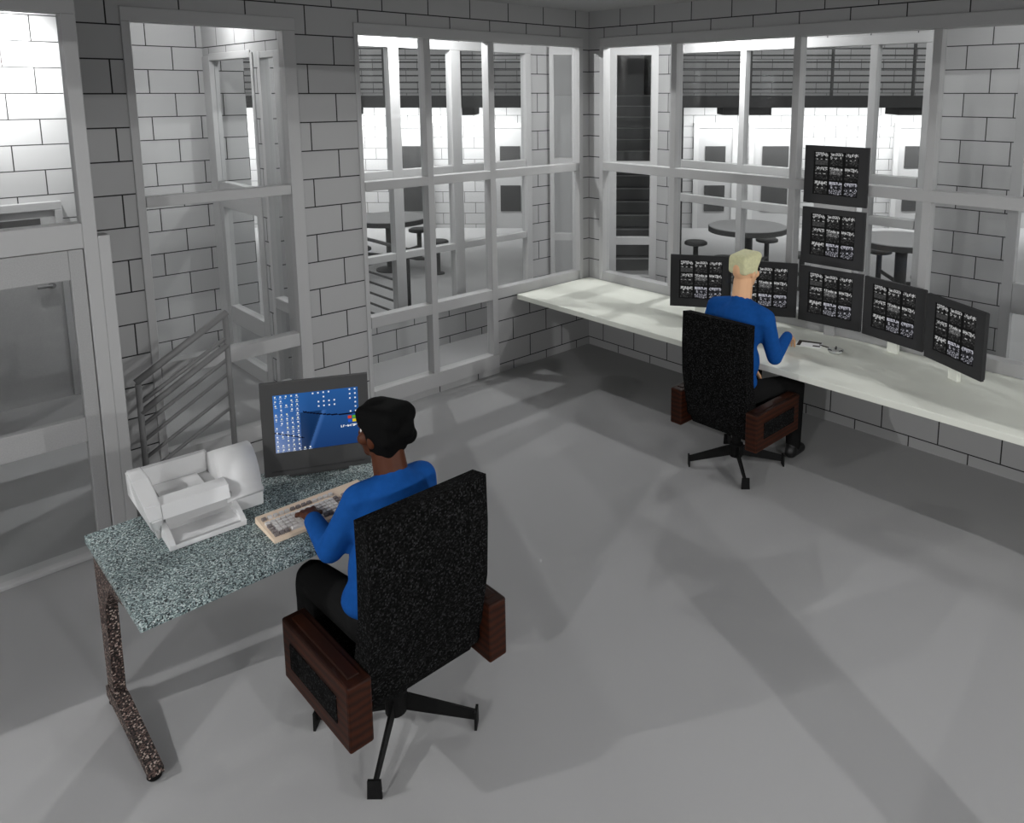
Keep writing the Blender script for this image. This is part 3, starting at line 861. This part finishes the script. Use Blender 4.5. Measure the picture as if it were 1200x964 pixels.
def fuse(name, bm, voxel, mat, parent, smooth_it=6, fac=0.5):
    """one continuous surface from overlapping limbs"""
    me = bpy.data.meshes.new('tmp'); bm.to_mesh(me); bm.free()
    o = bpy.data.objects.new('tmp', me); COL.objects.link(o)
    r = o.modifiers.new('r', 'REMESH'); r.mode = 'VOXEL'; r.voxel_size = voxel; r.use_smooth_shade = True
    s = o.modifiers.new('s', 'SMOOTH'); s.iterations = smooth_it; s.factor = fac
    dep = bpy.context.evaluated_depsgraph_get()
    res = bpy.data.meshes.new_from_object(o.evaluated_get(dep))
    bpy.data.objects.remove(o); bpy.data.meshes.remove(me)
    res.name = name
    res.materials.clear(); res.materials.append(M[mat])
    for p in res.polygons: p.use_smooth = True
    q = bpy.data.objects.new(name, res); COL.objects.link(q)
    if parent is not None: q.parent = parent
    return q

def hand(bm, wrist, along, palm_n, side):
    """wrist point, direction of the hand, palm normal (downwards), side = direction of the thumb"""
    a = along.normalized(); n = palm_n.normalized(); s = side.normalized()
    cone_hull(bm, wrist, 0.024, wrist + a * 0.03, 0.022)
    for k in (-1, 0, 1):
        cone_hull(bm, wrist + a * 0.02 + s * 0.012 * k, 0.015, wrist + a * 0.085 + s * 0.023 * k, 0.0125)
    for k, ln in zip((1.5, 0.5, -0.5, -1.5), (0.068, 0.078, 0.072, 0.056)):
        b0 = wrist + a * 0.085 + s * 0.0195 * k
        b1 = b0 + a * ln * 0.5 + n * 0.006 + s * 0.004 * k
        b2 = b1 + a * ln * 0.30 + n * 0.022
        b3 = b2 + a * ln * 0.10 + n * 0.020
        cone_hull(bm, b0, 0.0105, b1, 0.0095); cone_hull(bm, b1, 0.0095, b2, 0.0088); cone_hull(bm, b2, 0.0088, b3, 0.0078)
    t0 = wrist + a * 0.022 + s * 0.018
    t1 = t0 + s * 0.030 + a * 0.030 + n * 0.012
    t2 = t1 + s * 0.006 + a * 0.034 + n * 0.010
    cone_hull(bm, t0, 0.014, t1, 0.0115); cone_hull(bm, t1, 0.0115, t2, 0.0095)

def person(J, fwd, label, skin, hairmat, hair_fn):
    f = Vector(fwd).normalized(); up = Vector((0, 0, 1)); r = f.cross(up)
    rot = Matrix((r, f, up)).transposed()                     # local x=right, y=forward, z=up
    L = lambda p, x, y, z: p + r * x + f * y + up * z
    V = {k: Vector(v) for k, v in J.items()}
    base = V['pelvis'].copy(); base.z = 0
    hd = V['head']
    head_rot = rot @ Matrix.Rotation(J_turn.get(label, 0.0), 3, 'Z')
    hr, hf = head_rot @ Vector((1, 0, 0)), head_rot @ Vector((0, 1, 0))
    Hp = lambda x, y, z: hd + hr * x + hf * y + up * z
    bm = BM()
    # head
    ell(bm, Hp(0, -0.008, 0.022), (0.074, 0.094, 0.092), head_rot)
    ell(bm, Hp(0, 0.028, -0.030), (0.058, 0.068, 0.078), head_rot)
    ell(bm, Hp(0, 0.062, -0.082), (0.030, 0.028, 0.028), head_rot)              # chin
    cone_hull(bm, Hp(0, 0.088, 0.012), 0.009, Hp(0, 0.108, -0.024), 0.0135)      # nose
    cone_hull(bm, Hp(-0.036, 0.078, 0.026), 0.012, Hp(0.036, 0.078, 0.026), 0.012)  # brow
    cone_hull(bm, Hp(-0.020, 0.088, -0.052), 0.0075, Hp(0.020, 0.088, -0.052), 0.0075)  # lips
    for sx in (-1, 1):
        ell(bm, Hp(0.050 * sx, 0.050, -0.018), (0.022, 0.030, 0.026), head_rot)  # cheeks
        ell(bm, Hp(0.076 * sx, -0.006, -0.008), (0.010, 0.020, 0.032), head_rot) # ears
    cone_hull(bm, L(V['neck'], 0, -0.005, -0.03), 0.068, hd + up * -0.055 + hf * -0.014, 0.064)
    # torso
    ell(bm, L(V['chest'], 0, 0, 0.02), (0.145, 0.092, 0.15), rot)
    ell(bm, (V['chest'] + V['pelvis']) / 2, (0.125, 0.088, 0.15), rot)
    ell(bm, V['pelvis'], (0.150, 0.105, 0.105), rot)
    for s in 'LR':
        cone_hull(bm, V['neck'] + up * -0.035, 0.045, V['sh' + s], 0.046)
        cone_hull(bm, V['sh' + s], 0.046, V['el' + s], 0.036)
        cone_hull(bm, V['el' + s], 0.035, V['wr' + s], 0.025)
        cone_hull(bm, V['hip' + s], 0.078, V['kn' + s], 0.054)
        cone_hull(bm, V['kn' + s], 0.052, V['an' + s], 0.036)
        cone_hull(bm, V['an' + s] + up * -0.035, 0.032, V['an' + s] + f * 0.085 + up * -0.048, 0.026)
        hand(bm, V['wr' + s], V['hd' + s] - V['wr' + s], Vector((0, 0, -1)), r if s == 'L' else -r)
    body = fuse('person', bm, 0.0052, skin, None, 4, 0.4)
    tag(body, label, 'person')
    # sweater
    bm = BM()
    ell(bm, L(V['chest'], 0, 0, 0.02), (0.178, 0.122, 0.175), rot)
    ell(bm, (V['chest'] + V['pelvis']) / 2, (0.168, 0.124, 0.18), rot)
    ell(bm, L(V['pelvis'], 0, -0.005, 0.075), (0.176, 0.128, 0.085), rot)
    cone_hull(bm, L(V['neck'], 0, -0.008, -0.045), 0.078, L(V['neck'], 0, -0.004, 0.006), 0.066)
    for s in 'LR':
        cone_hull(bm, V['neck'] + up * -0.040, 0.072, V['sh' + s] + up * 0.010, 0.066)
        cone_hull(bm, V['chest'] + (V['sh' + s] - V['chest']) * 0.5, 0.09, V['sh' + s] + up * -0.02, 0.062)
        cone_hull(bm, V['sh' + s], 0.066, V['el' + s], 0.052)
        w = V['wr' + s] + (V['el' + s] - V['wr' + s]).normalized() * 0.02
        cone_hull(bm, V['el' + s], 0.051, w, 0.038)
    fuse('sweater', bm, 0.010, 'sweater', body, 8, 0.5)
    # trousers
    bm = BM()
    ell(bm, L(V['pelvis'], 0, 0, -0.005), (0.168, 0.122, 0.108), rot)
    for s in 'LR':
        cone_hull(bm, V['hip' + s], 0.090, V['kn' + s], 0.068)
        cone_hull(bm, V['kn' + s], 0.068, V['an' + s] + up * 0.0, 0.052)
    fuse('trousers', bm, 0.012, 'trousers', body, 6, 0.5)
    for s in 'LR':
        bm = BM(); a = V['an' + s]
        g = Vector((a.x, a.y, 0))
        cone_hull(bm, g + up * 0.046 - f * 0.03, 0.044, g + up * 0.038 + f * 0.10, 0.036)
        cone_hull(bm, g + up * 0.046 - f * 0.02, 0.042, g + up * 0.085 - f * 0.012, 0.046)
        for v in bm.verts: v.co.z = max(v.co.z, 0.001)
        fuse('shoe', bm, 0.010, 'shoe', body, 3, 0.4)
    for sx in (-1, 1):
        bm = BM(); bmesh.ops.create_icosphere(bm, subdivisions=3, radius=0.0115, matrix=Matrix.Translation(Hp(0.029 * sx, 0.0725, 0.004)))
        obj('eye', bm, 'eye', body, True)
    bm = BM(); hair_fn(bm, Hp, head_rot)
    fuse('hair', bm, 0.006, hairmat, body, 4, 0.4)
    return body

def hair_black(bm, Hp, R):
    S = (-1, 1)
    hull(bm, [(Hp(0.050 * x, 0.048, 0.086), 0.032) for x in S] + [(Hp(0.048 * x, -0.068, 0.084), 0.036) for x in S] +
             [(Hp(0.060 * x, -0.068, 0.000), 0.030) for x in S] + [(Hp(0.066 * x, 0.004, 0.020), 0.021) for x in S] + [(Hp(0.060 * x, 0.050, 0.060), 0.020) for x in S])
    hull(bm, [(Hp(0.054 * x, -0.074, 0.010), 0.030) for x in S] + [(Hp(0.038 * x, -0.058, -0.062), 0.020) for x in S] +
             [(Hp(0.070 * x, -0.004, 0.020), 0.015) for x in S] + [(Hp(0.060 * x, -0.016, -0.056), 0.010) for x in S])
    for x in S:
        hull(bm, [(Hp(0.068 * x, 0.022, 0.045), 0.014), (Hp(0.071 * x, 0.012, -0.004), 0.010), (Hp(0.068 * x, 0.002, -0.050), 0.007), (Hp(0.068 * x, -0.02, 0.0), 0.016)])
        ell(bm, Hp(0.050 * x, -0.082, 0.070), (0.036, 0.030, 0.040), R)
    ell(bm, Hp(0.052, -0.086, -0.020), (0.036, 0.026, 0.034), R)
    ell(bm, Hp(0.020, -0.10, 0.020), (0.040, 0.022, 0.036), R)
    ell(bm, Hp(0, 0.03, 0.112), (0.05, 0.04, 0.018), R)

def hair_blond(bm, Hp, R):
    S = (-1, 1)
    hull(bm, [(Hp(0.050 * x, 0.060, 0.102), 0.032) for x in S] + [(Hp(0.044 * x, -0.062, 0.086), 0.034) for x in S] +
             [(Hp(0.052 * x, -0.070, 0.012), 0.024) for x in S] + [(Hp(0.068 * x, 0.010, 0.020), 0.016) for x in S] + [(Hp(0.060 * x, 0.050, 0.075), 0.022) for x in S])
    for x in S:
        hull(bm, [(Hp(0.070 * x, 0.028, 0.060), 0.014), (Hp(0.073 * x, 0.020, -0.004), 0.009), (Hp(0.070 * x, -0.02, 0.010), 0.014)])

LAB1 = 'seated person with short black hair in a blue sweater typing at the granite desk'
LAB2 = 'seated person with pale blond hair in a blue sweater at the white counter'
J_turn = {LAB1: math.radians(20), LAB2: math.radians(-4)}
person(dict(head=(-3.805, -2.655, 1.185), neck=(-3.805, -2.715, 1.01), chest=(-3.815, -2.735, 0.865), pelvis=(-3.895, -2.785, 0.56),
            shL=(-3.945, -2.70, 0.962), shR=(-3.680, -2.71, 0.962),
            elL=(-4.035, -2.640, 0.785), elR=(-3.60, -2.62, 0.775), wrL=(-4.005, -2.425, 0.812), wrR=(-3.70, -2.425, 0.812),
            hdL=(-3.985, -2.33, 0.795), hdR=(-3.73, -2.33, 0.795),
            hipL=(-3.965, -2.80, 0.535), hipR=(-3.785, -2.80, 0.535), knL=(-4.005, -2.40, 0.545), knR=(-3.74, -2.40, 0.545),
            anL=(-4.01, -2.36, 0.09), anR=(-3.73, -2.36, 0.09)),
       (0, 1, 0), LAB1, 'skin_dark', 'hair_black', hair_black)
person(dict(head=(-0.985, -2.440, 1.315), neck=(-1.025, -2.445, 1.125), chest=(-1.065, -2.46, 0.94), pelvis=(-1.165, -2.49, 0.56),
            shL=(-1.045, -2.26, 1.045), shR=(-1.03, -2.635, 1.03),
            elL=(-1.11, -2.20, 0.775), elR=(-0.965, -2.675, 0.770), wrL=(-0.995, -2.40, 0.665), wrR=(-0.715, -2.625, 0.855),
            hdL=(-0.965, -2.52, 0.645), hdR=(-0.62, -2.585, 0.80),
            hipL=(-1.13, -2.40, 0.535), hipR=(-1.13, -2.58, 0.535), knL=(-0.72, -2.36, 0.535), knR=(-0.725, -2.695, 0.53),
            anL=(-0.71, -2.36, 0.09), anR=(-0.72, -2.70, 0.09)),
       (1, 0, 0), LAB2, 'skin_light', 'hair_blond', hair_blond)

# ------------------------------------------------------------------ small things on the counter
t = thing('picture_card', 'small printed card with dark border lying by the blond man\'s hand', 'card', (-0.345, -2.585, 0.69), math.radians(20))
bm = BM(); box(bm, -0.065, 0.065, -0.09, 0.09, 0.0, 0.003); obj('sheet', bm, 'paper', t)
bm = BM(); box(bm, -0.06, 0.06, 0.055, 0.08, 0.002, 0.004); box(bm, 0.03, 0.06, -0.08, 0.055, 0.002, 0.004); box(bm, -0.045, -0.02, -0.08, -0.03, 0.002, 0.004); obj('printed_border', bm, 'print', t)
t = thing('dish', 'small round grey glass dish on the white counter', 'dish', (-0.378, -2.805, 0.69))
bm = BM(); lathe(bm, [(0.042, 0.0), (0.055, 0.022), (0.050, 0.024), (0.040, 0.008), (0.012, 0.006)], seg=28); obj('bowl', bm, 'dish', t, True)
for k in range(3):
    a = k * 2 * PI / 3 + 0.4
    bm = BM(); tube(bm, (0.030 * math.cos(a), 0.030 * math.sin(a), 0.015), (0.053 * math.cos(a), 0.053 * math.sin(a), 0.026), 0.006, 8)
    obj('rim_notch', bm, 'bezel', t)
t = thing('pen', 'thin dark pen lying between the card and the round dish', 'pen', (-0.322, -2.715, 0.694), math.radians(-95))
bm = BM(); tube(bm, (-0.065, 0, 0), (0.05, 0, 0), 0.004, 8); obj('barrel', bm, 'print', t)
bm = BM(); tube(bm, (0.05, 0, 0), (0.068, 0, 0), 0.004, 8, 0.0008); obj('tip', bm, 'bezel', t)

# ------------------------------------------------------------------ light
def point(x, y, z, e, r=0.008):
    l = bpy.data.lights.new('lamp', 'POINT'); l.energy = e; l.shadow_soft_size = r
    o = bpy.data.objects.new('lamp', l); o.location = (x, y, z); COL.objects.link(o); return o
def area(p, rot, sx, sy, e):
    l = bpy.data.lights.new('tube_lamp', 'AREA'); l.shape = 'RECTANGLE'; l.size = sx; l.size_y = sy; l.energy = e
    o = bpy.data.objects.new('tube_lamp', l); o.location = p; o.rotation_euler = rot; COL.objects.link(o); return o
# corridor ceiling lamps
point(-1.5, 0.62, 3.10, 66)
point(0.72, -1.0, 3.10, 66)
l = bpy.data.lights.new('wall_washer', 'SPOT'); l.energy = 260; l.spot_size = math.radians(105); l.spot_blend = 1.0; l.shadow_soft_size = 0.02
o = bpy.data.objects.new('wall_washer', l); o.location = (-4.45, 1.55, 3.14)
o.rotation_euler = Vector((0.1, 0.6, -0.42)).to_track_quat('-Z', 'Y').to_euler(); COL.objects.link(o)
point(-3.1, 1.3, 3.12, 15)
point(-2.4, 1.6, 3.1, 5)
point(0.9, -3.3, 3.10, 11)
# corridor lamps behind the viewpoint
for x, y in ((-7.7, -1.3), (-8.0, -4.9), (-1.3, -7.7), (-4.3, -8.0)):
    point(x, y, 2.96, 205, 0.004)
# lamps under the mezzanine, washing the cell fronts
yaw = math.atan2(Fd[1], Fd[0]) - PI / 2
for s, L in ((-5.2, 8.0), (6.0, 8.6)):
    p = dg(13.3, s)
    area((p.x, p.y, 2.10), (math.radians(38), 0, yaw), L, 0.12, 170)
# high dayroom lamps
for s in (-4.0, 4.5):
    p = dg(10.5, s); point(p.x, p.y, 5.5, 120, 0.3)
bm = BM(); dbox(bm, -11, 12, 8.4, 17, 6.0, 6.2); struct('ceiling_light_block', bm, 'ceiling')  # unseen lid, added to keep world light off the dayroom

W = bpy.data.worlds.new('world'); SC.world = W; W.use_nodes = True
bg = W.node_tree.nodes['Background']
bg.inputs['Color'].default_value = (1, 1, 1, 1); bg.inputs['Strength'].default_value = 0.95

SC.view_settings.view_transform = 'Standard'
SC.view_settings.look = 'None'
SC.view_settings.gamma = 1.0
SC.view_settings.exposure = 0.15
SC.view_settings.use_curve_mapping = False
SC.cycles.use_denoising = True
SC.cycles.transparent_max_bounces = 24
SC.cycles.max_bounces = 8
SC.cycles.diffuse_bounces = 4
